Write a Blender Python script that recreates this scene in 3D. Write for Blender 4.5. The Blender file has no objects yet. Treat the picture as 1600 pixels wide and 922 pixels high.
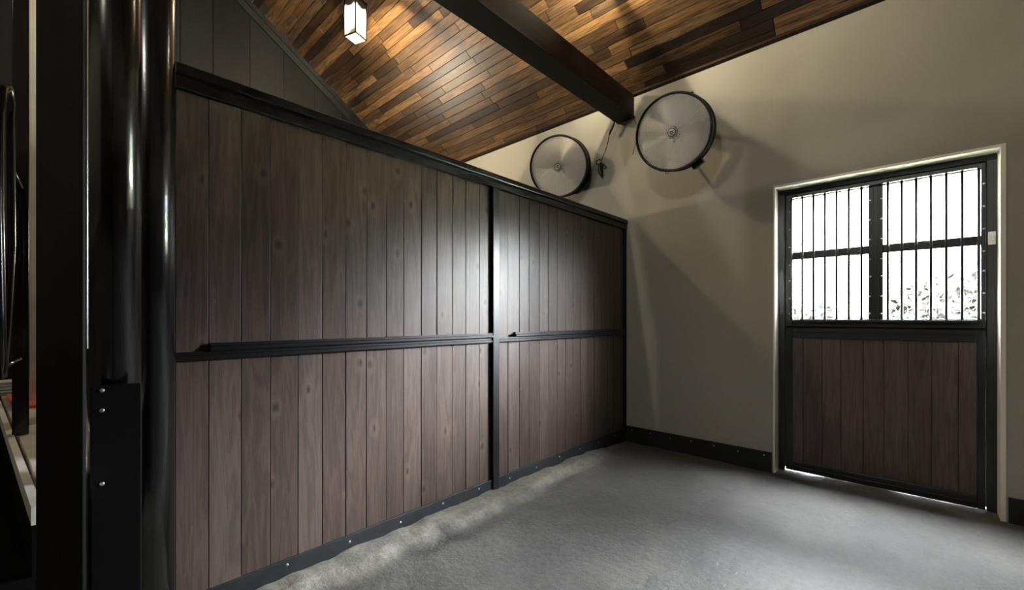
import bpy, bmesh, math, random
from mathutils import Vector, Matrix, noise
R = math.radians
sc = bpy.context.scene
col = sc.collection
random.seed(7)

# ------------------------------------------------------------------ materials
def new_mat(name):
    m = bpy.data.materials.new(name); m.use_nodes = True
    nt = m.node_tree; nt.nodes.clear()
    out = nt.nodes.new('ShaderNodeOutputMaterial')
    b = nt.nodes.new('ShaderNodeBsdfPrincipled')
    nt.links.new(b.outputs[0], out.inputs[0])
    return m, nt, b, out

def N(nt, t, **kw):
    n = nt.nodes.new(t)
    for k, v in kw.items():
        if k.startswith('i_'):
            n.inputs[k[2:].replace('_', ' ')].default_value = v
        else:
            setattr(n, k, v)
    return n

def ramp(nt, stops, interp='LINEAR'):
    r = nt.nodes.new('ShaderNodeValToRGB'); r.color_ramp.interpolation = interp
    e = r.color_ramp.elements
    e[0].position, e[0].color = stops[0][0], (*stops[0][1], 1)
    e[1].position, e[1].color = stops[-1][0], (*stops[-1][1], 1)
    for p, c in stops[1:-1]:
        x = e.new(p); x.color = (*c, 1)
    return r

def coords(nt, scale, loc=(0, 0, 0)):
    tc = N(nt, 'ShaderNodeTexCoord'); mp = N(nt, 'ShaderNodeMapping')
    mp.inputs['Scale'].default_value = scale; mp.inputs['Location'].default_value = loc
    nt.links.new(tc.outputs['Object'], mp.inputs[0])
    return mp.outputs[0]

def mixc(nt, fac, a, b, mode='MIX'):
    m = N(nt, 'ShaderNodeMix', data_type='RGBA', blend_type=mode)
    for sock, v in ((m.inputs['Factor'], fac), (m.inputs[6], a), (m.inputs[7], b)):
        if isinstance(v, (int, float)): sock.default_value = v
        elif isinstance(v, tuple): sock.default_value = (*v, 1) if len(v) == 3 else v
        else: nt.links.new(v, sock)
    return m.outputs[2]

def mathn(nt, op, a, b=None, clamp=False):
    m = N(nt, 'ShaderNodeMath', operation=op); m.use_clamp = clamp
    for i, v in enumerate((a, b)):
        if v is None: continue
        if isinstance(v, (int, float)): m.inputs[i].default_value = v
        else: nt.links.new(v, m.inputs[i])
    return m.outputs[0]

def bump(nt, b, h, strength=.3, dist=.01):
    n = N(nt, 'ShaderNodeBump'); n.inputs['Strength'].default_value = strength; n.inputs['Distance'].default_value = dist
    nt.links.new(h, n.inputs['Height']); nt.links.new(n.outputs[0], b.inputs['Normal'])

def simple(name, color, rough=.5, metal=0, spec=.5, coat=0, nscale=60, namt=.15, bmp=0):
    m, nt, b, _ = new_mat(name)
    nz = N(nt, 'ShaderNodeTexNoise', i_Scale=nscale, i_Detail=4.0)
    nt.links.new(coords(nt, (1, 1, 1)), nz.inputs['Vector'])
    lo = tuple(c * (1 - namt) for c in color); hi = tuple(min(1, c * (1 + namt)) for c in color)
    nt.links.new(mixc(nt, nz.outputs[0], lo, hi), b.inputs['Base Color'])
    b.inputs['Roughness'].default_value = rough; b.inputs['Metallic'].default_value = metal
    b.inputs['Specular IOR Level'].default_value = spec; b.inputs['Coat Weight'].default_value = coat
    if bmp: bump(nt, b, nz.outputs[0], bmp, .004)
    return m

def wood(name, cols, grain_scale, rough=.5, coat=0, knots=False, grain_amt=.5, spec=.5, bmp=.25, rough_var=.1, grain_mode=None):
    """cols: (position, colour) stops indexed by a random value per board; grain runs along the axis with the small scale."""
    m, nt, b, _ = new_mat(name)
    geo = N(nt, 'ShaderNodeNewGeometry')
    rnd = geo.outputs['Random Per Island']
    tc = N(nt, 'ShaderNodeTexCoord')
    off = N(nt, 'ShaderNodeVectorMath', operation='SCALE'); off.inputs[0].default_value = (17.3, 9.1, 23.7)
    nt.links.new(rnd, off.inputs['Scale'])
    ad = N(nt, 'ShaderNodeVectorMath', operation='ADD')
    nt.links.new(tc.outputs['Object'], ad.inputs[0]); nt.links.new(off.outputs[0], ad.inputs[1])
    mp = N(nt, 'ShaderNodeMapping'); mp.inputs['Scale'].default_value = grain_scale
    nt.links.new(ad.outputs[0], mp.inputs[0])
    n1 = N(nt, 'ShaderNodeTexNoise', i_Scale=1.0, i_Detail=6.0, i_Roughness=.6, i_Distortion=.6)
    nt.links.new(mp.outputs[0], n1.inputs['Vector'])
    n2 = N(nt, 'ShaderNodeTexNoise', i_Scale=3.2, i_Detail=4.0, i_Roughness=.6)
    nt.links.new(mp.outputs[0], n2.inputs['Vector'])
    # cathedral rings: a wave driven by the low noise
    wv = mathn(nt, 'SINE', mathn(nt, 'MULTIPLY', n1.outputs[0], 38.0))
    wv = mathn(nt, 'MULTIPLY_ADD', wv, .5); nt.nodes[-1].inputs[2].default_value = .5
    g = mathn(nt, 'ADD', mathn(nt, 'MULTIPLY', n2.outputs[0], .65), mathn(nt, 'MULTIPLY', wv, .35))
    cr = ramp(nt, cols); nt.links.new(rnd, cr.inputs[0])
    gr = ramp(nt, [(.25, (1 - grain_amt,) * 3), (.75, (1 + grain_amt * .55,) * 3)]); nt.links.new(g, gr.inputs[0])
    c = mixc(nt, 1.0, cr.outputs[0], gr.outputs[0], 'MULTIPLY')
    if knots:
        sx = N(nt, 'ShaderNodeSeparateXYZ'); nt.links.new(ad.outputs[0], sx.inputs[0])
        mk = N(nt, 'ShaderNodeCombineXYZ'); nt.links.new(mathn(nt, 'ADD', sx.outputs['Y'], mathn(nt, 'MULTIPLY', n2.outputs[0], .05)), mk.inputs[0])
        nt.links.new(mathn(nt, 'MULTIPLY', sx.outputs['Z'], .62), mk.inputs[1])
        vo = N(nt, 'ShaderNodeTexVoronoi', i_Scale=3.3, i_Randomness=1.0); vo.voronoi_dimensions = '2D'
        nt.links.new(mk.outputs[0], vo.inputs['Vector'])
        kd = ramp(nt, [(.018, (1, 1, 1)), (.05, (0, 0, 0))]); nt.links.new(vo.outputs['Distance'], kd.inputs[0])
        c = mixc(nt, mathn(nt, 'MULTIPLY', kd.outputs[0], .8), c, (.012, .009, .008))
        hl = ramp(nt, [(.05, (0, 0, 0)), (.075, (1, 1, 1)), (.15, (0, 0, 0))]); nt.links.new(vo.outputs['Distance'], hl.inputs[0])
        c = mixc(nt, mathn(nt, 'MULTIPLY', hl.outputs[0], .18), c, (.17, .125, .10))
        # worn pale scuffs
        n3 = N(nt, 'ShaderNodeTexNoise', i_Scale=7.0, i_Detail=8.0, i_Roughness=.72)
        m3 = N(nt, 'ShaderNodeMapping'); m3.inputs['Scale'].default_value = (1, 2.4, .8)
        nt.links.new(ad.outputs[0], m3.inputs[0]); nt.links.new(m3.outputs[0], n3.inputs['Vector'])
        sr_ = ramp(nt, [(.66, (0, 0, 0)), (.76, (1, 1, 1))]); nt.links.new(n3.outputs[0], sr_.inputs[0])
        c = mixc(nt, mathn(nt, 'MULTIPLY', sr_.outputs[0], .35), c, (.36, .30, .26))
    nt.links.new(c, b.inputs['Base Color'])
    b.inputs['Coat Weight'].default_value = coat; b.inputs['Coat Roughness'].default_value = .28
    b.inputs['Specular IOR Level'].default_value = spec
    rr = N(nt, 'ShaderNodeMapRange'); rr.inputs['To Min'].default_value = rough - rough_var; rr.inputs['To Max'].default_value = rough + rough_var
    nt.links.new(n2.outputs[0], rr.inputs[0]); nt.links.new(rr.outputs[0], b.inputs['Roughness'])
    bump(nt, b, g, bmp, .002)
    return m

M = {}
M['steel'] = simple('black_steel', (.0035, .0035, .0042), .34, 0, .4, 0, 25, .3)
M['steel_matt'] = simple('black_steel_matt', (.0030, .0030, .0033), .5, 0, .22, 0, 30, .3)
M['steel_gloss'] = simple('black_steel_gloss', (.003, .003, .0035), .22, 0, .6, .3, 8, .3)
M['frame_steel'] = simple('door_frame_steel', (.010, .0125, .013), .38, 0, .5, 0, 25, .25)
M['rubber'] = simple('black_rubber', (.014, .0155, .018), .5, 0, .35, 0, 18, .5, .2)
M['screw'] = simple('zinc_screw', (.55, .55, .53), .4, .9)
M['chrome'] = simple('bright_zinc', (.6, .6, .6), .25, 1)
M['alu'] = simple('fan_aluminium', (.85, .82, .77), .36, .4, .5, 0, 14, .18)
M['wire'] = simple('guard_wire', (.98, .93, .85), .28, .38, .5, 0, 6, .12)
M['fan_black'] = simple('fan_black', (.006, .006, .007), .3, 0, .5)
M['badge'] = simple('badge_grey', (.55, .54, .52), .35, .3)
M['plaster_white'] = simple('reveal_plaster', (.86, .84, .76), .75, 0, .3, 0, 30, .04)
M['latch'] = simple('latch_grey', (.62, .62, .62), .4, .1)
M['rope'] = simple('jute_cord', (.10, .075, .045), .8, 0, .2, 0, 200, .4)
M['cable'] = simple('black_cable', (.02, .017, .014), .5)
M['ledge'] = simple('pale_ledge_wood', (.78, .71, .66), .45, 0, .4, 0, 9, .25)
M['orange'] = simple('orange_paint', (.75, .17, .08), .55, 0, .3, 0, 20, .12)
M['cloth'] = simple('grey_green_cloth', (.20, .23, .22), .9, 0, .1, 0, 40, .3)
M['beige'] = simple('beige_post', (.70, .65, .56), .6, 0, .3, 0, 12, .15)
M['plank'] = wood('stained_boards', [(0, (.054, .037, .030)), (.5, (.070, .050, .041)), (1, (.088, .065, .055))],
                  (14, 14, 1.1), .38, 0, True, .30, .36)
M['door_plank'] = wood('dark_door_boards', [(0, (.090, .068, .062)), (1, (.122, .094, .088))], (14, 14, 1.1), .55, 0, False, .3, .3)
M['gable'] = wood('grey_gable_boards', [(0, (.0115, .0126, .0135)), (1, (.015, .0165, .0175))], (9, 9, .8), .6, 0, False, .12, .15)
M['gable_trim'] = wood('grey_gable_trim', [(0, (.022, .024, .025)), (1, (.022, .024, .025))], (3, 3, 3), .55, 0, False, .3, .3)
M['ceiling'] = wood('varnished_ceiling_boards',
                    [(0, (.022, .013, .008)), (.18, (.070, .037, .015)), (.36, (.140, .078, .032)), (.52, (.085, .048, .023)),
                     (.68, (.195, .110, .045)), (.82, (.050, .038, .028)), (.92, (.270, .150, .060)), (1, (.034, .023, .016))],
                    (1.3, 22, 22), .37, .12, False, .72, .5, .3, .08)
M['beam'] = wood('dark_beam_wood', [(0, (.026, .014, .010)), (1, (.032, .018, .013))], (10, 1.2, 10), .6, 0, False, .35, .10)

def wall_mat():
    m, nt, b, _ = new_mat('beige_stucco')
    v = coords(nt, (1, 1, 1))
    n1 = N(nt, 'ShaderNodeTexNoise', i_Scale=1.3, i_Detail=5.0, i_Roughness=.55); nt.links.new(v, n1.inputs['Vector'])
    n2 = N(nt, 'ShaderNodeTexNoise', i_Scale=90.0, i_Detail=3.0); nt.links.new(v, n2.inputs['Vector'])
    r = ramp(nt, [(.3, (.345, .335, .288)), (.7, (.395, .383, .330))]); nt.links.new(n1.outputs[0], r.inputs[0])
    nt.links.new(mixc(nt, .06, r.outputs[0], n2.outputs[0], 'OVERLAY'), b.inputs['Base Color'])
    b.inputs['Roughness'].default_value = .8; b.inputs['Specular IOR Level'].default_value = .25
    bump(nt, b, n2.outputs[0], .15, .002)
    return m
M['wall'] = wall_mat()

def floor_mat():
    m, nt, b, _ = new_mat('dusty_rubber_floor')
    v = coords(nt, (1, 1, 1))
    n1 = N(nt, 'ShaderNodeTexNoise', i_Scale=1.6, i_Detail=8.0, i_Roughness=.6, i_Distortion=.4); nt.links.new(v, n1.inputs['Vector'])
    n2 = N(nt, 'ShaderNodeTexNoise', i_Scale=28.0, i_Detail=6.0, i_Roughness=.65); nt.links.new(v, n2.inputs['Vector'])
    n3 = N(nt, 'ShaderNodeTexNoise', i_Scale=5.0, i_Detail=7.0, i_Roughness=.65); nt.links.new(coords(nt, (1.6, .55, 1)), n3.inputs['Vector'])
    r = ramp(nt, [(.32, (.085, .083, .081)), (.55, (.128, .123, .116)), (.72, (.175, .165, .150))]); nt.links.new(n1.outputs[0], r.inputs[0])
    c = mixc(nt, .35, r.outputs[0], n2.outputs[0], 'OVERLAY')
    # pale dust lies along the boards: a ragged stain that belongs to the floor
    at = N(nt, 'ShaderNodeAttribute', attribute_name='dust')
    d = mathn(nt, 'MULTIPLY', at.outputs['Fac'], mathn(nt, 'MULTIPLY_ADD', n3.outputs[0], 3.0), True)
    nt.nodes[-2].inputs[2].default_value = -.75
    dc = mixc(nt, n2.outputs[0], (.070, .066, .058), (.37, .34, .28))
    c = mixc(nt, d, c, dc)
    at2 = N(nt, 'ShaderNodeAttribute', attribute_name='drift_shade')
    c = mixc(nt, mathn(nt, 'MULTIPLY', at2.outputs['Fac'], .85, True), c, (.018, .018, .018))  # shade beside the dust drift, painted dark into the floor colour
    nt.links.new(c, b.inputs['Base Color'])
    rr = N(nt, 'ShaderNodeMapRange'); rr.inputs['To Min'].default_value = .42; rr.inputs['To Max'].default_value = .7
    nt.links.new(n1.outputs[0], rr.inputs[0]); nt.links.new(rr.outputs[0], b.inputs['Roughness'])
    b.inputs['Specular IOR Level'].default_value = .4
    h = mathn(nt, 'ADD', mathn(nt, 'MULTIPLY', n2.outputs[0], .5), n3.outputs[0])
    bump(nt, b, h, .8, .016)
    return m
M['floor'] = floor_mat()

def pane_mat(name, tint, gloss=.06, frost=0.0):
    m = bpy.data.materials.new(name); m.use_nodes = True
    nt = m.node_tree; nt.nodes.clear()
    out = nt.nodes.new('ShaderNodeOutputMaterial')
    t = N(nt, 'ShaderNodeBsdfTransparent'); t.inputs[0].default_value = (*tint, 1)
    g = N(nt, 'ShaderNodeBsdfGlossy'); g.inputs['Roughness'].default_value = .05
    base = t.outputs[0]
    if frost:
        tl = N(nt, 'ShaderNodeBsdfTranslucent'); tl.inputs[0].default_value = (.9, .9, .88, 1)
        mx = N(nt, 'ShaderNodeMixShader'); mx.inputs[0].default_value = frost
        nt.links.new(base, mx.inputs[1]); nt.links.new(tl.outputs[0], mx.inputs[2]); base = mx.outputs[0]
    fr = N(nt, 'ShaderNodeFresnel'); fr.inputs[0].default_value = 1.45
    nz = N(nt, 'ShaderNodeTexNoise', i_Scale=3.0); nt.links.new(coords(nt, (1, 1, 1)), nz.inputs['Vector'])
    f = mathn(nt, 'MULTIPLY', fr.outputs[0], mathn(nt, 'ADD', nz.outputs[0], .4), True)
    mx = N(nt, 'ShaderNodeMixShader'); nt.links.new(f, mx.inputs[0])
    nt.links.new(base, mx.inputs[1]); nt.links.new(g.outputs[0], mx.inputs[2]); nt.links.new(mx.outputs[0], out.inputs[0])
    return m
M['glass'] = pane_mat('window_glass', (.97, .98, .98))
M['lamp_glass'] = pane_mat('lantern_glass', (.97, .97, .95), .06, .45)

def emit(name, color, strength):
    m = bpy.data.materials.new(name); m.use_nodes = True
    nt = m.node_tree; nt.nodes.clear()
    out = nt.nodes.new('ShaderNodeOutputMaterial'); e = N(nt, 'ShaderNodeEmission')
    e.inputs[0].default_value = (*color, 1); e.inputs[1].default_value = strength
    nt.links.new(e.outputs[0], out.inputs[0])
    return m
M['bulb'] = emit('lit_bulb', (1.0, .80, .54), 6600)
M['bulb_dim'] = emit('added_fill_bulb', (1.0, .94, .84), 6500)  # bulb of the two added fill lanterns
M['bulb_mid'] = emit('lit_stall_bulb', (1.0, .85, .62), 3700)
M['bulkhead'] = emit('lit_bulkhead', (1.0, .87, .66), 270)
M['leaf'] = simple('tree_leaves', (.0085, .0088, .008), .9, 0, .0, 0, 3, .5)
M['bark'] = simple('tree_bark', (.08, .065, .05), .9, 0, .1, 0, 10, .4)
M['ground'] = simple('outdoor_soil_grass', (.13, .13, .09), .95, 0, .1, 0, 1.5, .4)

# ------------------------------------------------------------------ mesh builder
class MB:
    def __init__(s): s.bm = bmesh.new()
    def box(s, x0, x1, y0, y1, z0, z1, bev=0.0, mat=None):
        vs = [s.bm.verts.new((x, y, z)) for x in (x0, x1) for y in (y0, y1) for z in (z0, z1)]
        idx = [(0, 1, 3, 2), (4, 6, 7, 5), (0, 4, 5, 1), (2, 3, 7, 6), (0, 2, 6, 4), (1, 5, 7, 3)]
        fs = [s.bm.faces.new([vs[i] for i in f]) for f in idx]
        if mat is not None:
            bmesh.ops.transform(s.bm, matrix=mat, verts=vs)
        if bev:
            es = list({e for f in fs for e in f.edges})
            bmesh.ops.bevel(s.bm, geom=es, offset=bev, segments=2, affect='EDGES', profile=.5)
        return s
    def prism(s, pts, axis, a, b):
        """extrude a 2-D outline along an axis (pts in the other two axes, cyclic order)"""
        def mk(p, t):
            if axis == 'x': return (t, p[0], p[1])
            if axis == 'y': return (p[0], t, p[1])
            return (p[0], p[1], t)
        A = [s.bm.verts.new(mk(p, a)) for p in pts]; B = [s.bm.verts.new(mk(p, b)) for p in pts]
        n = len(pts)
        s.bm.faces.new(A); s.bm.faces.new(B[::-1])
        for i in range(n): s.bm.faces.new((A[i], B[i], B[(i + 1) % n], A[(i + 1) % n]))
        return s
    def tube(s, path, r, seg=10, closed=False, caps=True):
        pts = [Vector(p) for p in path]; n = len(pts); rings = []
        up = None
        for i, p in enumerate(pts):
            if closed: t = (pts[(i + 1) % n] - pts[i - 1]).normalized()
            else: t = (pts[min(i + 1, n - 1)] - pts[max(i - 1, 0)]).normalized()
            if up is None: up = t.orthogonal().normalized()
            up = (up - t * up.dot(t)); up = up.normalized() if up.length > 1e-6 else t.orthogonal().normalized()
            w = t.cross(up); rr = r[i] if isinstance(r, (list, tuple)) else r
            rings.append([s.bm.verts.new(p + (up * math.cos(a) + w * math.sin(a)) * rr)
                          for a in (2 * math.pi * k / seg for k in range(seg))])
        for i in range(n if closed else n - 1):
            A, B = rings[i], rings[(i + 1) % n]
            for k in range(seg): s.bm.faces.new((A[k], A[(k + 1) % seg], B[(k + 1) % seg], B[k])).smooth = True
        if caps and not closed:
            s.bm.faces.new(rings[0][::-1]); s.bm.faces.new(rings[-1])
        return s
    def lathe(s, prof, seg=48, mat=None, closed=False):
        """prof: (radius, height) turned about Z"""
        rings, allv = [], []
        for r, h in prof:
            if r < 1e-6: ring = [s.bm.verts.new((0, 0, h))]
            else: ring = [s.bm.verts.new((r * math.cos(2 * math.pi * k / seg), r * math.sin(2 * math.pi * k / seg), h)) for k in range(seg)]
            rings.append(ring); allv += ring
        m = len(rings)
        for i in range(m if closed else m - 1):
            A, B = rings[i], rings[(i + 1) % m]
            for k in range(seg):
                k2 = (k + 1) % seg
                if len(A) == 1 and len(B) == 1: continue
                if len(A) == 1: f = s.bm.faces.new((A[0], B[k2], B[k]))
                elif len(B) == 1: f = s.bm.faces.new((A[k], A[k2], B[0]))
                else: f = s.bm.faces.new((A[k], A[k2], B[k2], B[k]))
                f.smooth = True
        if mat is not None: bmesh.ops.transform(s.bm, matrix=mat, verts=allv)
        return s
    def build(s, name, mat, parent=None, recalc=True):
        if recalc: bmesh.ops.recalc_face_normals(s.bm, faces=s.bm.faces)
        me = bpy.data.meshes.new(name); s.bm.to_mesh(me); s.bm.free()
        o = bpy.data.objects.new(name, me); col.objects.link(o)
        me.materials.append(mat)
        if parent is not None: o.parent = parent
        return o

def tag(o, label=None, cat=None, group=None, kind=None):
    if label: o['label'] = label
    if cat: o['category'] = cat
    if group: o['group'] = group
    if kind: o['kind'] = kind
    return o
def empty(name, loc=(0, 0, 0), rot=(0, 0, 0)):
    o = bpy.data.objects.new(name, None); col.objects.link(o); o.location = loc; o.rotation_euler = rot
    o.empty_display_size = .1
    return o
def copy_tree(o, parent=None):
    c = o.copy(); col.objects.link(c); c.parent = parent
    for ch in list(o.children): copy_tree(ch, c)
    return c

# ------------------------------------------------------------------ measures (metres); the stall's back wall lies along X, boards along Y
XP, YB = -2.32, 4.341          # face of the board partition, face of the back wall
XG, XR = -6.446, 1.60            # gable wall of the next stall, far side of this stall
ZE, SL = 3.793, .68            # eave height of the ceiling, its slope
YR = -2.2                       # ridge over the aisle
def zc(y): return ZE + SL * (YB - y)
DOOR_L, DOOR_R, DOOR_T = -.870, .482, 2.498
ZF = -.04                       # the stall floor

# ------------------------------------------------------------------ floor
def make_floor():
    bm = bmesh.new(); lay = bm.verts.layers.float.new('dust'); lay2 = bm.verts.layers.float.new('drift_shade')
    def axis(a, b, fine0, fine1, c, f):
        v = []; x = a
        while x < b - 1e-6:
            v.append(x); x += f if fine0 <= x < fine1 else c
        v.append(b); return v
    xs = axis(-6.7, 1.9, -2.5, .6, .12, .028); ys = axis(-6.2, 4.75, .3, 4.75, .2, .032)
    grid = []
    for y in ys:
        row = []
        for x in xs:
            p = Vector((x, y, 0))
            z = .010 * noise.noise(p * 1.7) + .004 * noise.noise(p * 7)
            t = min(1, max(0, (y - 3.2) / 1.1)); z += ZF - .010 * t * t * (3 - 2 * t)
            d = x - (XP + .012)
            w = .17 + .10 * noise.noise(Vector((y * 1.9, 3, 0))) + .05 * noise.noise(Vector((y * 7, 9, 0)))
            w *= min(1, max(.15, (4.25 - y) / .8))
            dust = 0; drift_shade = 0
            if d > -.06 and y < 4.3 and y > -.2:
                e = 1 / (1 + math.exp(max(-30, min(30, (d - w) / .022))))
                z += .050 * e * min(1, (4.32 - y) / .9) + .02 * e * noise.noise(p * 5) + .008 * noise.noise(p * 14) * e
                spill = math.exp(-max(0, d - w) / (.16 + .16 * max(0, noise.noise(Vector((y * 1.3, 20, 0))))))
                dust = min(1, .75 * e + .42 * spill) * min(1, max(0, (4.35 - y) / .5))
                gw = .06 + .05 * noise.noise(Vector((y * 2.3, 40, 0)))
                drift_shade = math.exp(-((d - w - .10) / max(.02, gw)) ** 2) * max(0, min(1, 1.6 * noise.noise(Vector((y * 1.5, 55, 0))) + .35)) * min(1, max(0, (3.2 - y) / .8))  # mask of the painted shadow band just outside the drift edge
            v = bm.verts.new((x, y, z)); v[lay] = dust; v[lay2] = drift_shade; row.append(v)
        grid.append(row)
    for j in range(len(ys) - 1):
        for i in range(len(xs) - 1):
            bm.faces.new((grid[j][i], grid[j][i + 1], grid[j + 1][i + 1], grid[j + 1][i])).smooth = True
    b = MB(); b.bm.free(); b.bm = bm
    return b.build('floor', M['floor'], recalc=False)
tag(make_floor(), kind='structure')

# ------------------------------------------------------------------ walls
w = MB()
y0, y1 = YB, YB + .26
w.box(XG - .3, DOOR_L, y0, y1, -.15, 3.95)
w.box(DOOR_R, XR + .25, y0, y1, -.15, 3.95)
w.box(DOOR_L, DOOR_R, y0, y1, DOOR_T, 3.85)
tag(w.build('wall_back', M['wall']), kind='structure')

# white plaster return lining the doorway
t = MB(); yr = YB - .003
t.box(DOOR_L - .002, DOOR_L + .010, yr, YB + .15, -.06, DOOR_T + .002)
t.box(DOOR_R - .022, DOOR_R + .002, yr, YB + .15, -.06, DOOR_T + .002)
t.box(DOOR_L + .010, DOOR_R - .022, yr, YB + .15, DOOR_T - .018, DOOR_T + .002)
tag(t.build('trim_1', M['plaster_white']), kind='structure')

# gable wall of the neighbouring stall: wide upright boards and a sloping trim board under the ceiling
g = MB()
edges = [-6.2, -4.2, -2.6, -2.3, -1.9, -1.49, -1.08, -.66, -.25, .16, .58, .997, 1.329, 1.745, 2.163, 2.586, 3.0, 3.42, 3.84, YB]
for a, b in zip(edges[:-1], edges[1:]):
    za, zb = (zc(a) if a > YR else zc(YR) - SL * (YR - a)), (zc(b) if b > YR else zc(YR) - SL * (YR - b))
    g.prism([(a + .003, -.05), (b - .003, -.05), (b - .003, zb - .01), (a + .003, za - .01)], 'x', XG - .03, XG)
g.box(XG - .06, XG - .03, -6.2, YB, -.05, 3.7)
g.prism([(YB, 3.6), (YB, 3.75), (YR, zc(YR) - .1), (-6.2, 5.2), (-6.2, 3.6)], 'x', XG - .06, XG - .03)
tag(g.build('wall_left', M['gable']), kind='structure')
g = MB(); k = .15 * math.sqrt(1 + SL * SL)
g.prism([(YR, zc(YR)), (YB - .001, ZE), (YB - .001, ZE - k), (YR, zc(YR) - k)], 'x', XG, XG + .028)
g.prism([(YR, zc(YR)), (YB - .002, ZE), (YB - .002, ZE - k * .42), (YR, zc(YR) - k * .42)], 'x', XG + .0281, XG + .045)
tag(g.build('trim_2', M['gable_trim']), kind='structure')

# far side of this stall and the aisle's other side
g = MB()
y = -6.2
while y < YB - .01:
    e = min(y + .126, YB); zt = min(zc(y), zc(e)) if y > YR else min(zc(YR) - SL * (YR - y), zc(YR) - SL * (YR - e))
    g.box(XR, XR + .04, y + .002, e - .002, -.06, min(2.43, zt)); y = e
g.box(XR + .04, XR + .1, -6.2, YB + .26, -.06, 8.3)
tag(g.build('wall_right', M['plank']), kind='structure')
g = MB()
g.box(XG - .1, XR + .1, -6.3, -6.2, -.1, 5.6)
tag(g.build('wall_front', M['wall']), kind='structure')

# ------------------------------------------------------------------ ceiling boards
def make_ceiling():
    b = MB(); rnd = random.Random(3)
    bw = .0978; L = math.hypot(1, SL); uy, uz = -1 / L, SL / L          # up-slope direction
    n_out = Vector((0, SL / L, 1 / L))                                     # away from the room
    total = (YB - YR) * L; rows = int(total / bw) + 1
    for r in range(rows):
        s0, s1 = r * bw, min((r + 1) * bw, total) - .0046
        if s1 - s0 < .01: continue
        x = XG - .05 - rnd.random() * 1.6
        while x < XR + .1:
            ln = rnd.choice((.55, .9, 1.2, 1.2, 1.6, 2.1)) * (.9 + .2 * rnd.random())
            xa, xb = max(x, XG - .05), min(x + ln, XR + .1) - .0042
            x += ln
            if xb - xa < .03: continue
            dz = rnd.random() * .0012
            def P(xx, s, d):
                return (xx, YB + .004 + uy * s + n_out.y * d, ZE + uz * s + n_out.z * d)
            vs = [b.bm.verts.new(P(*q)) for q in ((xa, s0, .012), (xb, s0, .012), (xb, s1, .012), (xa, s1, .012),
                  (xa, s0, .003 + dz), (xb, s0, .003 + dz), (xb, s1, .003 + dz), (xa, s1, .003 + dz))]
            c = .0016
            ins = [b.bm.verts.new(P(*q)) for q in ((xa + c, s0 + c, dz), (xb - c, s0 + c, dz), (xb - c, s1 - c, dz), (xa + c, s1 - c, dz))]
            for q in ((0, 3, 2, 1),): b.bm.faces.new([vs[i] for i in q])
            for i in range(4):
                j = (i + 1) % 4
                b.bm.faces.new((vs[i], vs[j], vs[4 + j], vs[4 + i]))
                b.bm.faces.new((vs[4 + i], vs[4 + j], ins[j], ins[i]))
            b.bm.faces.new(ins)
    # roof deck over the boards and the far slope beyond the ridge
    zr = zc(YR)
    b.prism([(YB + .3, ZE - SL * .3 + .045), (YB + .3, ZE - SL * .3 + .2), (YR, zr + .2), (YR, zr + .045)], 'x', XG - .4, XR + .3)
    b.prism([(YR, zr + .01), (YR, zr + .2), (-6.6, zr - SL * (YR + 6.6) * 1 + .2), (-6.6, zr - SL * (YR + 6.6) + .01)], 'x', XG - .4, XR + .3)
    return b.build('ceiling', M['ceiling'])
tag(make_ceiling(), kind='structure')

# black edging where ceiling meets the back wall
t = MB(); t.prism([(YB - .028, ZE + SL * .028 - .001), (YB - .001, ZE - .0015), (YB - .001, ZE - .024), (YB - .028, ZE + SL * .028 - .024)], 'x', XG + .05, XR)
tag(t.build('trim_3', M['beam']), kind='structure')

# ------------------------------------------------------------------ rubber skirting on the back wall
def screws(parent, pts, axis):
    proto = None
    for p in pts:
        if proto is None:
            m = MB()
            rot = Matrix.Rotation(R(90), 4, 'Y') if axis == 'x' else Matrix.Rotation(R(90), 4, 'X')
            m.lathe([(0, .004), (.004, .0035), (.0065, .0015), (.007, 0), (.007, -.004)], 10, rot)
            o = m.build('screw', M['screw'], parent); proto = o
        else:
            o = proto.copy(); col.objects.link(o)
        o.location = p
for nm, xa, xb in (('baseboard_back', XP + .012, DOOR_L - .012), ('baseboard_back.001', DOOR_R + .012, XR)):
    m = MB(); m.box(xa, xb, YB - .014, YB + .001, -.08, .124, .003)
    bb = tag(m.build(nm, M['rubber']), kind='structure')
    n = max(2, int((xb - xa) / .19))
    screws(bb, [(xa + .08 + i * (xb - xa - .14) / (n - 1), YB - .0145, .086 + .006 * math.sin(i * 2.3)) for i in range(n)], 'y')

# ------------------------------------------------------------------ board partition
part = tag(empty('stall_partition', (XP, .34, ZF)), 'long dark brown wooden board stall partition framed by black steel channels', 'partition', kind='thing')
PINV = Matrix.Translation((-XP, -.34, -ZF))
def pbuild(m, name, mat, parent=part):
    bmesh.ops.transform(m.bm, matrix=PINV, verts=m.bm.verts); return m.build(name, mat, parent)
edges = [.342, .462, .591, .718, .849, .974, 1.103, 1.231, 1.363, 1.483, 1.614, 1.740, 1.876, 1.995, 2.130, 2.245]
edges2 = [2.313, 2.436, 2.573, 2.693, 2.829, 2.954, 3.085, 3.213, 3.331, 3.461, 3.580, 3.708, 3.836, 3.964, 4.090, 4.216, 4.300]
rp = random.Random(11)
def planks(ed, upper):
    m = MB()
    for i, (a, b) in enumerate(zip(ed[:-1], ed[1:])):
        x = XP - rp.random() * .003
        g = .0016 + (.0022 if rp.random() < .2 else 0)
        z0, z1 = (1.166 if i == 0 and upper else 1.19, 2.33) if upper else (.03, 1.15)
        m.box(x - .036, x, a + g, b - g, z0, z1, .0014)
    return m
for ed in (edges, edges2):
    pbuild(planks(ed, True), 'plank_panel', M['plank']); pbuild(planks(ed, False), 'plank_panel', M['plank'])
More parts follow.
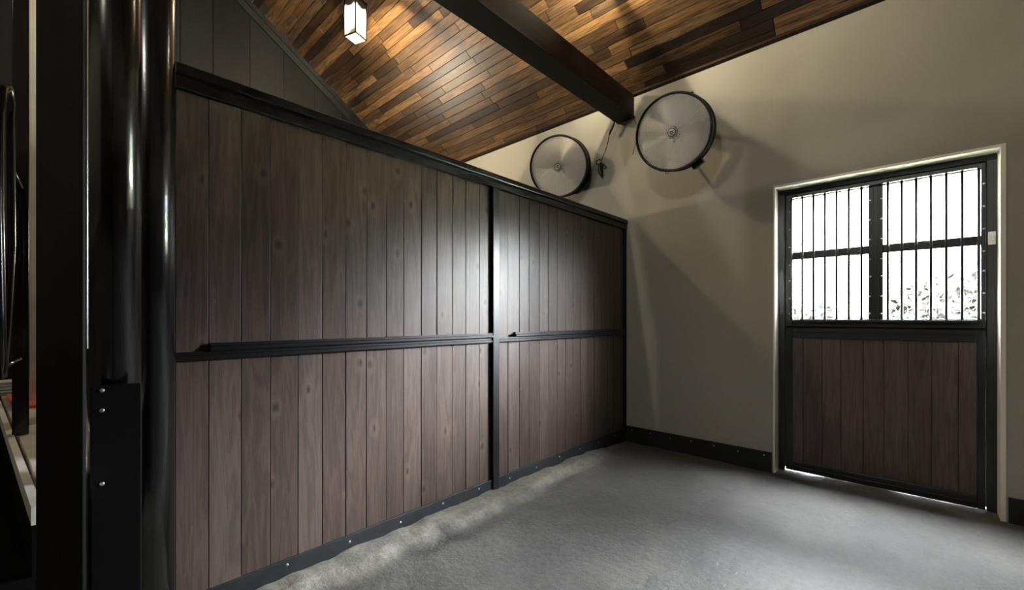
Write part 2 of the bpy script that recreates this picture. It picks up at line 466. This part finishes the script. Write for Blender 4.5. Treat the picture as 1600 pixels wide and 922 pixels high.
m = MB()   # top rail: a steel channel over the board ends with a rounded cap
prof = [(XP - .075, 2.3195), (XP + .020, 2.3195), (XP + .024, 2.3235), (XP + .024, 2.3615), (XP + .019, 2.3655), (XP + .019, 2.3735),
        (XP + .034, 2.3795), (XP + .036, 2.3855), (XP + .036, 2.4175), (XP + .030, 2.4235), (XP - .085, 2.4235), (XP - .090, 2.4175),
        (XP - .090, 2.3795), (XP - .075, 2.3735)]
m.prism(prof, 'y', .34, YB); pbuild(m, 'top_rail', M['steel'])
def channel(z0, z1, out, a, b):
    m = MB(); h = z1 - z0
    m.prism([(XP - .05, z0), (XP + out * .8, z0), (XP + out, z0 + .006), (XP + out, z0 + h * .55), (XP + out * .7, z0 + h * .62), (XP + out * .7, z1), (XP - .05, z1)], 'y', a, b)
    return m
pbuild(channel(1.134, 1.172, .020, .34, 2.245), 'lower_channel', M['steel'])
pbuild(channel(1.134, 1.172, .020, 2.313, 4.30), 'lower_channel', M['steel'])
pbuild(channel(1.1725, 1.209, .030, .464, 2.245), 'upper_channel', M['steel'])
pbuild(channel(1.1725, 1.209, .030, 2.50, 4.30), 'upper_channel', M['steel'])
m = MB(); m.box(XP - .05, XP + .026, 2.245, 2.313, .0, 2.319, .004); pbuild(m, 'post', M['steel'])
m = MB(); m.box(XP - .05, XP + .022, 4.300, YB - .001, -.05, 2.319, .003); pbuild(m, 'end_channel', M['steel_matt'])
m = MB(); m.box(XP - .05, XP - .001, .326, .342, -.05, 2.319, .002); pbuild(m, 'end_channel', M['steel_matt'])
m = MB(); m.box(XP + .0005, XP + .013, .34, 4.295, -.06, .093, .003); ks = pbuild(m, 'kick_strip', M['rubber'])
screws(ks, [(.0135, .12 + i * .33, .098 + .008 * math.sin(i * 1.7)) for i in range(12)], 'x')

# ------------------------------------------------------------------ tie beam with a black steel plate under it
beam = tag(empty('ceiling_beam', (-2.305, YB, 3.54)), 'dark brown horizontal beam under the sloping plank ceiling', 'beam', kind='structure')
BI = Matrix.Translation((2.305, -YB, -3.54))
def bbuild(m, name, mat):
    bmesh.ops.transform(m.bm, matrix=BI, verts=m.bm.verts); return m.build(name, mat, beam)
m = MB(); m.box(-2.395, -2.208, YR, YB - .001, 3.552, 3.792, .004); bbuild(m, 'timber', M['beam'])
m = MB(); m.box(-2.412, -2.194, YR, YB - .002, 3.536, 3.5515, .003); bbuild(m, 'steel_plate', M['steel_matt'])

# ------------------------------------------------------------------ stable door with grille
YD = YB + .15
door = tag(empty('door_1', (-.2, YD, -.04)), 'black framed stable door with barred glazed top and dark board bottom', 'door', kind='structure')
DI = Matrix.Translation((.2, -YD, .04))
def dbuild(m, name, mat, parent=door):
    bmesh.ops.transform(m.bm, matrix=DI, verts=m.bm.verts); return m.build(name, mat, parent)
xl, xr = -.866, .468
m = MB()
m.box(xl, xl + .058, YD - .01, YD + .07, -.06, 2.49, .004); m.box(xr - .058, xr, YD - .01, YD + .07, -.06, 2.49, .004)
m.box(xl + .058, xr - .058, YD - .008, YD + .07, 2.435, 2.49, .003)
m.box(xl + .045, xl + .085, YD + .0565, YD + .07, -.035, 2.46, .002); m.box(xr - .085, xr - .045, YD + .0565, YD + .07, -.035, 2.46, .002)
m.box(xl + .085, xr - .085, YD + .0455, YD + .07, 2.40, 2.46, .002)
dbuild(m, 'door_frame', M['frame_steel'])
a, b = xl + .062, xr - .062          # -.804 .. .39 : the two leaves
gx = [(-.760, -.231), (-.141, .384)]
m = MB()
m.box(a, gx[0][0], YD - .002, YD + .045, 1.250, 2.432, .004); m.box(gx[1][1], b, YD - .002, YD + .045, 1.250, 2.432, .004)
m.box(gx[0][0], gx[1][1], YD - .001, YD + .045, 2.385, 2.432, .003); m.box(gx[0][0], gx[1][1], YD - .001, YD + .045, 1.250, 1.318, .003)
m.box(gx[0][1], gx[1][0], YD - .001, YD + .045, 1.318, 2.385, .003)
m.box(gx[0][1] + .03, gx[1][0] - .03, YD - .009, YD - .001, 1.318, 2.385, .002)
for u, v in gx: m.box(u, v, YD + .0, YD + .045, 1.846, 1.912, .003)
m.box(gx[0][0], gx[1][1], YD - .040, YD - .002, 1.290, 1.310, .002)     # bar shelf, bottom
m.box(gx[0][0], gx[1][1], YD - .040, YD - .002, 2.392, 2.412, .002)     # bar shelf, top
m.box(a - .01, b + .01, YD + .0455, YD + .056, 1.21, 1.285, .002)
leaf = dbuild(m, 'upper_leaf', M['frame_steel'])
for u, v in gx:
    for z0, z1 in ((1.318, 1.846), (1.912, 2.385)):
        q = MB(); q.box(u + .0005, v - .0005, YD + .018, YD + .022, z0 + .0005, z1 - .0005); dbuild(q, 'glass_pane', M['glass'], leaf)
ri = [(u + o_, YD - .0025, z) for u, o_ in ((gx[0][0], -.014), (gx[0][1], .012), (gx[1][0], -.012), (gx[1][1], .014)) for z in (1.36, 1.50, 1.66, 1.80, 1.96, 2.12, 2.28)]
screws(leaf, [Vector(p) - Vector((-.2, YD, -.04)) for p in ri], 'y')
bar = None
for i in range(15):
    x = -.757 + i * .0806
    if i == 7: continue
    if bar is None:
        q = MB(); q.tube([(0, 0, 1.310), (0, 0, 1.80), (0, 0, 2.392)], .0085, 10); bar = q.build('grille_bar', M['steel'], leaf)
    else:
        bar_ = bar.copy(); col.objects.link(bar_); bar = bar_
    bar.location = Vector((x, YD - .022, 0)) - Vector((-.2, YD, -.04))
m = MB()
m.box(a, -.753, YD - .004, YD + .045, -.041, 1.236, .004); m.box(.366, b, YD - .004, YD + .045, -.041, 1.236, .004)
m.box(-.753, .366, YD - .003, YD + .045, 1.148, 1.236, .004); m.box(-.753, .366, YD - .003, YD + .045, -.041, .046, .004)
m.box(-.753, .366, YD - .010, YD - .003, 1.200, 1.226, .002); m.box(-.753, .366, YD - .012, YD - .003, -.012, .004, .002)
low = dbuild(m, 'lower_leaf', M['frame_steel'])
m = MB()
de = [-.757, -.675, -.538, -.409, -.265, -.136, .005, .134, .274, .368]
for p, q in zip(de[:-1], de[1:]): m.box(p + .0015, q - .0015, YD + .010, YD + .03, .040, 1.152, .002)
m.box(-.757, .368, YD + .028, YD + .042, .036, 1.158)
dbuild(m, 'board_panel', M['door_plank'], low)
m = MB()
m.box(.416, .452, YD - .034, YD - .0105, 1.838, 1.93, .004); m.box(.422, .446, YD - .042, YD - .034, 1.866, 1.90, .003)
tag(dbuild(m, 'latch', M['latch']), 'pale grey latch plate')

# ------------------------------------------------------------------ drum fans
def make_fan():
    """axis along +Z (blowing towards +Z), centre of the front rim at the origin; +Y is up on the fan"""
    f = empty('drum_fan')
    Rr, D = .335, .20
    m = MB()
    m.lathe([(Rr, .0), (Rr + .014, .006), (Rr + .018, -.008), (Rr + .004, -.016), (Rr + .002, -D + .02), (Rr + .018, -D + .012), (Rr + .016, -D),
             (Rr - .006, -D), (Rr - .006, -.002)], 72, closed=True)
    m.build('drum', M['fan_black'], f)
    def guard(z, dome, name):
        m = MB(); k = 44 if dome > 0 else 14
        for i in range(1, k + 1):
            r = .052 + (Rr - .010 - .052) * i / k; h = z + dome * (1 - (r / Rr) ** 2)
            seg = 72
            m.tube([(r * math.cos(2 * math.pi * j / seg), r * math.sin(2 * math.pi * j / seg), h) for j in range(seg)], .0024, 5, True)
        for s in range(8):
            a = 2 * math.pi * s / 8 + .2
            m.tube([(r * math.cos(a), r * math.sin(a), z - math.copysign(.004, dome) + dome * (1 - (r / Rr) ** 2)) for r in (.045, .12, .2, .27, Rr - .004)], .003, 5)
        return m.build(name, M['wire'], f)
    guard(-.008, .030, 'front_guard'); guard(-D + .01, -.02, 'rear_guard')
    for bl in range(3):
        m = MB(); grid = []
        for i in range(9):
            r = .05 + (.318 - .05) * i / 8
            row = []
            for j in range(11):
                t = j / 10
                half = R(40 + 17 * math.sin(math.pi * min(1, .25 + .75 * i / 8)))
                a = R(120 * bl + 25) + (t - .5) * 2 * half
                row.append((r * math.cos(a), r * math.sin(a), -.07 + (t - .5) * .055 - .02 * math.cos((t - .5) * math.pi)))
            grid.append(row)
        front = [[m.bm.verts.new(p) for p in row] for row in grid]
        back = [[m.bm.verts.new((p[0], p[1], p[2] - .002)) for p in row] for row in grid]
        for i in range(8):
            for j in range(10):
                m.bm.faces.new((front[i][j], front[i + 1][j], front[i + 1][j + 1], front[i][j + 1])).smooth = True
                m.bm.faces.new((back[i][j], back[i][j + 1], back[i + 1][j + 1], back[i + 1][j])).smooth = True
        rim = [(i, 0) for i in range(9)] + [(8, j) for j in range(1, 11)] + [(i, 10) for i in range(7, -1, -1)] + [(0, j) for j in range(9, 0, -1)]
        for q in range(len(rim)):
            (i, j), (k, l) = rim[q], rim[(q + 1) % len(rim)]
            m.bm.faces.new((front[i][j], back[i][j], back[k][l], front[k][l]))
        m.build('blade', M['alu'], f)
    m = MB(); m.lathe([(0, -.055), (.045, -.058), (.062, -.075), (.065, -.11), (.085, -.125), (.085, -D - .06), (.07, -D - .075), (0, -D - .08)], 32)
    m.build('motor', M['fan_black'], f)
    m = MB(); m.lathe([(0, .030), (.030, .030), (.043, .026), (.050, .018), (.050, .010), (0, .010)], 32)
    bd = m.build('hub_badge', M['badge'], f)
    m = MB(); m.tube([(.036 * math.cos(2 * math.pi * j / 32), .036 * math.sin(2 * math.pi * j / 32), .031) for j in range(32)], .0035, 6, True)
    for p, q in (((-.018, -.012), (0, .018)), ((0, .018), (.018, -.012)), ((-.004, -.010), (.012, -.002))):
        m.tube([(p[0], p[1], .031), (q[0], q[1], .031)], .003, 6)
    m.build('emblem', M['fan_black'], bd)
    return f
def bracket(f, fan_c, axis, up, wall_pt):
    """yoke from the drum's sides to a plate on the wall, built in the fan's own frame"""
    inv = f.matrix_world.inverted()
    m = MB(); wl = inv @ Vector(wall_pt)
    for s in (-1, 1):
        m.tube([(s * .352, 0, -.10), (s * .362, 0, -.14), (s * .30, 0, -.26), tuple(wl + Vector((s * .03, 0, .01)))], .011, 8)
    m.build('wall_bracket', M['fan_black'], f)

def place_fan(f, front_c, axis, roll):
    z = Vector(axis).normalized(); x = Vector((0, 0, 1)).cross(z).normalized(); y = z.cross(x)
    mt = Matrix((x, y, z)).transposed().to_4x4()
    mt = Matrix.Translation(front_c) @ mt @ Matrix.Rotation(roll, 4, 'Z')
    f.matrix_world = mt
def fan_extras(f, sw):
    m = MB(); m.box(sw[0] - .05, sw[0] + .05, sw[1] - .03, sw[1] + .03, -.19, -.09, .006, None)
    m.build('switch_box', M['fan_black'], f)
fanA = make_fan(); fanB = copy_tree(fanA)
place_fan(fanA, (-2.999, 4.00, 3.105), (1.75, -4.4, -1.45), R(-20))
place_fan(fanB, (-1.560, 3.80, 3.010), (.62, -4.3, -1.3), R(62))
fanB.matrix_world = fanB.matrix_world @ Matrix.Scale(.96, 4)
bpy.context.view_layer.update()
for f, wp in ((fanA, (-3.2, YB, 3.28)), (fanB, (-1.75, YB, 3.26))):
    bracket(f, None, None, None, wp)
    a = -f.rotation_euler.z
tag(fanA, 'round drum fan glowing warm silver, cut off at its foot by the partition top rail', 'fan', 'drum fans high on the beige wall')
tag(fanB, 'round black-rimmed drum fan on the beige wall between beam end and door', 'fan', 'drum fans high on the beige wall')
def add_switch(f, ang, hook):
    """small black junction box under the drum and a wire hook, placed by the angle seen from the front (world up = 90 deg)"""
    q = f.matrix_world.to_3x3(); up = q.inverted() @ Vector((0, 0, 1)); base = math.atan2(up.y, up.x)
    a = base - R(90) + ang
    rot = Matrix.Rotation(a - R(90), 4, 'Z')
    m = MB(); m.box(-.055, .055, .345, .395, -.185, -.085, .006, rot); m.box(-.012, .012, .33, .346, -.16, -.11, 0, rot)
    m.build('switch_box', M['fan_black'], f)
    if hook is not None:
        rot = Matrix.Rotation(base - R(180) + hook, 4, 'Z')
        pts = [(.012 * math.sin(t), .362 - .016 * math.cos(t), -.05) for t in [k * math.pi / 6 - 2.6 for k in range(0, 11)]]
        m = MB(); m.tube([rot @ Vector(p) for p in pts], .0035, 6); m.build('hook', M['chrome'], f)
add_switch(fanA, R(-42), None); add_switch(fanB, R(-60), R(-104))

# ------------------------------------------------------------------ cord and plug hanging from the beam end
cord = tag(empty('hanging_cord', (-2.345, 4.25, 3.526)), 'thin cord with dangling black plug hanging from the beam end between the fans', 'cord')
CI = Matrix.Translation((2.268, -4.25, -3.374))
def cbuild(m, name, mat):
    bmesh.ops.transform(m.bm, matrix=CI, verts=m.bm.verts); return m.build(name, mat, cord)
m = MB()
m.tube([(-2.30, 4.25, 3.457), (-2.30, 4.25, 3.43), (-2.285, 4.25, 3.405), (-2.30, 4.25, 3.375), (-2.325, 4.25, 3.37), (-2.34, 4.25, 3.39), (-2.325, 4.25, 3.412)], .007, 8)
cbuild(m, 'hook', M['fan_black']); m = MB()
m.tube([(-2.21, 4.26, 3.457), (-2.20, 4.26, 3.435), (-2.18, 4.26, 3.42), (-2.165, 4.26, 3.437), (-2.185, 4.26, 3.452)], .008, 8)
cbuild(m, 'hook', M['fan_black'])
m = MB(); m.tube([(-2.325, 4.25, 3.372), (-2.345, 4.255, 3.335), (-2.38, 4.26, 3.29), (-2.395, 4.262, 3.255)], [.010, .013, .013, .007], 8); cbuild(m, 'strain_relief', M['fan_black'])
m = MB(); m.tube([(-2.395, 4.262, 3.26), (-2.42, 4.27, 3.17), (-2.46, 4.28, 3.09), (-2.515, 4.29, 3.0)], .0045, 6); cbuild(m, 'rope', M['rope'])
m = MB(); m.tube([(-2.192, 4.262, 3.43), (-2.10, 4.29, 3.34), (-2.06, 4.31, 3.25), (-2.09, 4.315, 3.12), (-2.14, 4.32, 2.98)], .0035, 6); cbuild(m, 'cable', M['rope'])
m = MB()
m.tube([(-2.515, 4.29, 3.0), (-2.54, 4.29, 3.018), (-2.575, 4.29, 3.015), (-2.585, 4.29, 2.985), (-2.56, 4.29, 2.965), (-2.52, 4.29, 2.972), (-2.48, 4.29, 2.945), (-2.455, 4.29, 2.905), (-2.475, 4.29, 2.89)], .007, 8)
cbuild(m, 'cable', M['cable'])
m = MB(); m.tube([(-2.52, 4.29, 2.985), (-2.53, 4.29, 2.95), (-2.535, 4.29, 2.89), (-2.525, 4.29, 2.85), (-2.515, 4.29, 2.825), (-2.512, 4.29, 2.80)], [.010, .024, .027, .022, .012, .006], 10); cbuild(m, 'plug', M['fan_black'])

# ------------------------------------------------------------------ pendant lantern in the next stall
def make_lantern(loc, yaw, ztop):
    L = empty('pendant_lantern', loc, (0, 0, yaw))
    s, h = .078, .40                        # half side, height of the glass; origin at the bottom of the frame
    m = MB(); t = .0055
    for sx in (-1, 1):
        for sy in (-1, 1): m.box(sx * s - t, sx * s + t, sy * s - t, sy * s + t, 0, h, .001)
    for z in (0, h - .012):
        for sx in (-1, 1):
            m.box(sx * s - t * .9, sx * s + t * .9, -s, s, z, z + .012); m.box(-s, s, sx * s - t * .9, sx * s + t * .9, z, z + .012)
    m.build('frame', M['fan_black'], L)
    for ax in range(4):
        m = MB(); m.box(-s + t, s - t, s - .0012, s + .0012, .012, h - .012, 0, Matrix.Rotation(R(90 * ax), 4, 'Z')); m.build('glass_pane', M['lamp_glass'], L)
    m = MB(); m.box(-s + t, s - t, -s + t, s - t, .004, .0065); m.build('bottom_pane', M['lamp_glass'], L)
    m = MB(); m.prism([(-s - .008, h), (s + .008, h), (s + .008, h + .01), (.02, h + .075), (-.02, h + .075), (-s - .008, h + .01)], 'y', -s - .008, s + .008)
    m.build('cap', M['fan_black'], L)
    m = MB(); m.tube([(0, 0, h + .07), (0, 0, ztop - loc[2] - .02)], .007, 8); m.lathe([(0, ztop - loc[2] + .03), (.05, ztop - loc[2] + .03), (.05, ztop - loc[2] - .04), (0, ztop - loc[2] - .045)], 20)
    m.build('rod', M['fan_black'], L)
    m = MB(); m.tube([(0, 0, h + .005), (0, 0, .307)], .012, 10); m.lathe([(0, .314), (.060, .308), (.066, .302), (.060, .300), (0, .300)], 24); m.build('socket_shield', M['badge'], L)  # stem, plus a disc added over the bulb to shade the ceiling
    m = MB(); m.lathe([(0, .226), (.016, .229), (.026, .244), (.030, .265), (.028, .284), (.020, .2995), (0, .2995)], 16); m.build('bulb', M['bulb'], L)
    return L
lan = make_lantern((-4.383, 2.195, 4.362), R(18.3), zc(2.195))
tag(lan, 'lit black framed glass box lantern hanging under the plank ceiling', 'lantern')

fill_lan2 = copy_tree(lan); fill_lan2.location = (-2.6, YR, 4.3); fill_lan3 = copy_tree(lan); fill_lan3.location = (-.3, YR, 4.3)  # unseen lanterns added over the aisle as fill light for the back wall
for o_ in (fill_lan2, fill_lan3):
    for ch in list(o_.children):
        if ch.name.startswith('bulb'):
            ch.data = ch.data.copy(); ch.data.materials[0] = M['bulb_dim']
        if ch.name.startswith('rod'): bpy.data.objects.remove(ch)
lan4 = copy_tree(lan); lan4.location = (-2.03, 3.08, 4.14); lan4.rotation_euler = (0, 0, R(38))
lan4['label'] = 'glass box lantern hanging close beside the dark beam over the open stall'
for ch in lan4.children:
    if ch.name.startswith('bulb'): ch.data = ch.data.copy(); ch.data.materials[0] = M['bulb_mid']
    if ch.name.startswith('bottom_pane'): ch.data = ch.data.copy(); ch.data.materials[0] = M['fan_black']  # bottom made opaque to keep this lantern's light off the partition
for ch in list(lan4.children):
    if ch.name.startswith('rod'): bpy.data.objects.remove(ch)
m = MB(); m.tube([(0, 0, .46), (0, 0, zc(3.08) - 4.14 + .004)], .007, 8); m.build('rod', M['fan_black'], lan4)
m = MB(); m.tube([(0, 0, .43), (0, 0, zc(YR) - 4.3 - .001)], .007, 8); rod_ = m.build('rod', M['fan_black'], fill_lan2)
rod_ = rod_.copy(); col.objects.link(rod_); rod_.parent = fill_lan3
fill_lan2['label'] = 'added unseen fill lantern over the aisle in line with the board partition'; fill_lan3['label'] = 'added unseen fill lantern over the aisle in front of the open stall'
# bulkhead lamp on the next stall's gable wall (below the partition's top edge)
b = tag(empty('wall_lamp', (XG, 2.48, 2.18)), 'oval bulkhead lamp on the grey gable wall of the next stall', 'lamp')
m = MB(); m.lathe([(.13, 0), (.135, .02), (.12, .045), (.115, .045), (.11, .03), (0, .03)], 32, Matrix.Rotation(R(90), 4, 'Y')); m.build('housing', M['fan_black'], b)
m = MB(); m.lathe([(.112, .031), (.10, .06), (.06, .08), (0, .086)], 32, Matrix.Rotation(R(90), 4, 'Y')); m.build('diffuser', M['bulkhead'], b)

# ------------------------------------------------------------------ near steel work of this stall's front
m = MB(); prof = [(0, -.04), (.0735, -.04), (.0735, 2.0), (.0735, 4.6), (0, 4.6)]
o = tag(m.lathe(prof, 48).build('stall_post', M['steel_gloss']), 'thick round glossy black post at the near end of the board partition', 'post'); o.location = (-2.279, .262, 0)
pb = tag(empty('stall_post', (-2.0, .129, 0)), 'glossy black post with bolted lower plate beside the wide flat black stile', 'post')
m = MB(); m.lathe([(0, -.04), (.070, -.04), (.070, 4.6), (0, 4.6)], 48); m.build('tube', M['steel_gloss'], pb)
ang = math.atan2(.129, -2.0)
m = MB()
rot = Matrix.Rotation(ang, 4, 'Z')     # local -X faces the camera's side
m.box(-.082, -.0705, -.068, .058, -.02, 1.10, .004, rot); pl_ = m.build('lower_plate', M['steel_matt'], pb)
screws(pl_, [tuple(rot @ Vector((-.083, .030, z))) for z in (1.085, 1.02, .78)], 'x')
# flat sliding-door stile nearest the camera
st = tag(empty('door_stile', (-1.319, -.001, 0)), 'wide flat matt black steel stile standing nearest, full height of the picture', 'stile')
ang2 = math.atan2(.070, .074)
rot = Matrix.Rotation(ang2, 4, 'Z')
m = MB(); m.box(-.0495, .0495, -.001, .008, -.02, 3.6, .002, rot); m.build('flat_bar', M['steel_matt'], st)
m = MB(); m.box(.0465, .0495, .0085, .013, 1.255, 3.6, .001, rot); m.build('edge_strip', M['chrome'], st)

# ------------------------------------------------------------------ front of the next stall, seen end-on past the stile
def P3(d, lat, z):      # along the next stall's front: distance, offset towards the stall, height
    return Vector((-d, -.053 - (d - 1.777) * .092 + lat, z))
nf = tag(empty('half_wall', (-2.6, -.1, ZF)), 'low black half wall with pale ledge seen end-on beyond the black stile', 'half wall')
NI = Matrix.Translation((2.6, .1, -ZF))
def nbuild(m, name, mat):
    bmesh.ops.transform(m.bm, matrix=NI, verts=m.bm.verts); return m.build(name, mat, nf)
def slab(m, d0, d1, l0, l1, z0, z1, far=0.0):
    pts = [P3(d, l, z) for d, e in ((d0, 0), (d1, far)) for l in (l0, l1 + e) for z in (z0, z1)]
    vs = [m.bm.verts.new(p) for p in pts]
    for f in ((0, 1, 3, 2), (4, 6, 7, 5), (0, 4, 5, 1), (2, 3, 7, 6), (0, 2, 6, 4), (1, 5, 7, 3)): m.bm.faces.new([vs[i] for i in f])
m = MB(); slab(m, 1.78, 5.6, -.22, .06, -.06, .60, .36); slab(m, 1.78, 5.6, .0, .06, .601, .755, .36); nbuild(m, 'lower_panel', M['steel_matt'])
m = MB(); slab(m, 1.74, 5.6, .030, .07, .756, .80, .36); nbuild(m, 'ledge', M['ledge'])
m = MB(); slab(m, 1.74, 5.6, -.004, .016, .756, .806); tag(nbuild(m, 'edge_strip', M['plaster_white']), 'white edge strip')
m = MB()
q = [P3(2.30, -.055, 4.4), P3(2.30, -.055, 2.3)] 
q = [Vector((-2.50, -.131, 2.05)), Vector((-2.50, -.130, 1.6)), Vector((-2.50, -.140, 1.30)), Vector((-2.48, -.146, 1.16)), Vector((-2.44, -.147, 1.115)), Vector((-2.39, -.144, 1.115)), Vector((-2.35, -.142, 1.16)), Vector((-2.34, -.145, 1.35)), Vector((-2.34, -.150, 1.7)), Vector((-2.34, -.148, 2.05)), Vector((-2.36, -.140, 2.14)), Vector((-2.42, -.132, 2.17)), Vector((-2.48, -.130, 2.14))]
m.tube(q, .015, 12, True); nbuild(m, 'yoke_bar', M['steel_gloss'])
m = MB(); m.tube([(-2.50, -.131, 1.9), (-2.88, -.120, 1.9)], .010, 8); m.tube([(-2.47, -.147, 1.14), (-2.88, -.122, 1.14)], .010, 8); nbuild(m, 'yoke_bracket', M['steel_gloss'])
m = MB(); m.box(-2.93, -2.88, -.145, -.095, .80, 4.6, .004); nbuild(m, 'upright', M['steel_gloss'])
m = MB(); m.box(-4.02, -3.92, -.150, -.098, .80, 4.6, .004); tag(nbuild(m, 'upright', M['beige']), 'beige timber upright')

m = MB(); slab(m, -.33, .33, -.0, .16, 0, .018)
bmesh.ops.transform(m.bm, matrix=Matrix.Translation(-P3(0, 0, 0)), verts=m.bm.verts)
o = tag(m.build('orange_pad', M['orange']), 'flat orange pad lying on the pale ledge beside the black stile', 'pad'); o.location = P3(4.03, .05, .8005)
m = MB()
for i in range(6):
    slab(m, -.33 + .11 * i, -.33 + .11 * i + .095, .0, .16, 0, .022 + .006 * (i % 2))
bmesh.ops.transform(m.bm, matrix=Matrix.Translation(-P3(0, 0, 0)), verts=m.bm.verts)
o = tag(m.build('ribbed_pad', M['cloth']), 'ribbed grey green pad on the pale ledge behind the orange one', 'pad'); o.location = P3(4.76, .02, .8005)

# pale timber post further along the aisle, a sliver of it shows between stile and round post
m = MB(); m.box(-3.60, -3.48, .10, .20, -.06, 5.2, .006); tag(m.build('timber_post', M['beige']), 'pale timber post showing as a sliver between black stile and round post', 'post')

# ------------------------------------------------------------------ outdoors
m = MB(); m.box(-40, 40, YB + .27, 60, -.25, -.055); tag(m.build('ground_outside', M['ground']), kind='structure')
def tree(loc, h, r, seed, label):
    rn = random.Random(seed); t = empty('tree', loc)
    m = MB(); m.tube([(0, 0, 0), (.05, 0, h * .3), (-.04, .05, h * .6)], [.16, .12, .06], 8)
    for k in range(4):
        a = rn.random() * 6.28; m.tube([(0, 0, h * (.3 + .08 * k)), (math.cos(a) * r * .6, math.sin(a) * r * .6, h * (.5 + .1 * k))], [.06, .02], 6)
    m.build('trunk', M['bark'], t)
    m = MB()
    for k in range(2600):
        while True:
            p = Vector((rn.uniform(-1, 1), rn.uniform(-1, 1), rn.uniform(-1, 1)))
            if p.length < 1 and noise.noise(p * 2.2 + Vector((seed, 0, 0))) > -.12: break
        c = Vector((p.x * r, p.y * r, h * .58 + p.z * h * .42)); s = .10 + .07 * rn.random()
        d1 = Vector((rn.gauss(0, 1), rn.gauss(0, 1), rn.gauss(0, 1))).normalized(); d2 = d1.orthogonal().normalized()
        m.bm.faces.new([m.bm.verts.new(c + d1 * s), m.bm.verts.new(c + d2 * s * .5), m.bm.verts.new(c - d1 * s), m.bm.verts.new(c - d2 * s * .5)])
    m.build('foliage', M['leaf'], t, recalc=False)
    return tag(t, label, 'tree', 'trees beyond the barred window')
tree((-1.6, 15, -.06), 1.75, 1.5, 1, 'low pale tree faintly seen through the lower left window pane')
tree((1.2, 17, -.06), 2.6, 1.7, 2, 'taller bushy tree faintly seen through the lower right window pane')
tree((-4.2, 19, -.06), 1.9, 1.6, 3, 'low tree behind the leftmost grille bars of the window')

# ------------------------------------------------------------------ daylight, camera, view
wd = bpy.data.worlds.new('World'); sc.world = wd; wd.use_nodes = True
nt = wd.node_tree; nt.nodes.clear()
out = N(nt, 'ShaderNodeOutputWorld'); bg = N(nt, 'ShaderNodeBackground')
tc = N(nt, 'ShaderNodeTexCoord'); sp = N(nt, 'ShaderNodeSeparateXYZ'); nt.links.new(tc.outputs['Generated'], sp.inputs[0])
el = ramp(nt, [(.0, (.02, .02, .02)), (.025, (.065, .065, .065)), (.08, (.13, .13, .13)), (.15, (.45, .45, .45)), (.25, (1, 1, 1)), (.5, (1, 1, 1))]); nt.links.new(sp.outputs['Z'], el.inputs[0])
dt = N(nt, 'ShaderNodeVectorMath', operation='DOT_PRODUCT'); nt.links.new(tc.outputs['Generated'], dt.inputs[0])
dt.inputs[1].default_value = Vector((.84, .54, .33)).normalized()
lobe = mathn(nt, 'POWER', mathn(nt, 'MAXIMUM', dt.outputs['Value'], 0.0), 22.0)
SKY, LOBE, ZEN = 60.0, 1500.0, 2700.0
st_ = mathn(nt, 'MULTIPLY_ADD', lobe, LOBE); nt.nodes[-1].inputs[2].default_value = SKY
zp = mathn(nt, 'POWER', mathn(nt, 'MAXIMUM', sp.outputs['Z'], 0.0), 9.0)      # the overcast brightens towards the zenith
st_ = mathn(nt, 'ADD', st_, mathn(nt, 'MULTIPLY', zp, ZEN))
cl = mixc(nt, 1.0, el.outputs[0], (.92, .965, 1.0), 'MULTIPLY')
nt.links.new(cl, bg.inputs[0]); nt.links.new(st_, bg.inputs[1]); nt.links.new(bg.outputs[0], out.inputs[0])

pl = bpy.data.lights.new('window_portal', 'AREA'); pl.shape = 'RECTANGLE'; pl.size, pl.size_y = 1.40, 2.6
pl.cycles.is_portal = True
po = bpy.data.objects.new('window_portal', pl); col.objects.link(po); po.location = (-.2, YB + .262, 1.22); po.rotation_euler = (R(-90), 0, 0)

f, th, roll, cy, pit, H = 660.5, .7519, 0.0, 497.76, 0.0, 1.32
c, s = math.cos(th), math.sin(th); cp, spn = math.cos(pit), math.sin(pit); cr, sr = math.cos(roll), math.sin(roll)
ax, Z, r0 = Vector((-s, c, 0)), Vector((0, 0, 1)), Vector((c, s, 0))
fw = cp * ax + spn * Z; up0 = -spn * ax + cp * Z
Rv = cr * r0 + sr * up0; Uv = -sr * r0 + cr * up0
cam = bpy.data.cameras.new('camera'); co = bpy.data.objects.new('camera', cam); col.objects.link(co)
mt = Matrix((Rv, Uv, -fw)).transposed().to_4x4(); mt.translation = (0, 0, H); co.matrix_world = mt
cam.sensor_width = 36; cam.lens = 36 * f / 1600; cam.shift_x = 0; cam.shift_y = (cy - 461) / 1600
cam.clip_start = .02; cam.clip_end = 200
sc.camera = co
sc.view_settings.view_transform = 'Standard'; sc.view_settings.look = 'None'
sc.view_settings.gamma = 1; sc.view_settings.use_curve_mapping = False; sc.view_settings.exposure = 1.25
sc.cycles.use_denoising = True; sc.cycles.max_bounces = 10; sc.cycles.diffuse_bounces = 6; sc.cycles.transparent_max_bounces = 12
sc.cycles.sample_clamp_indirect = 10; sc.cycles.sample_clamp_direct = 8; sc.cycles.caustics_reflective = False; sc.cycles.caustics_refractive = False
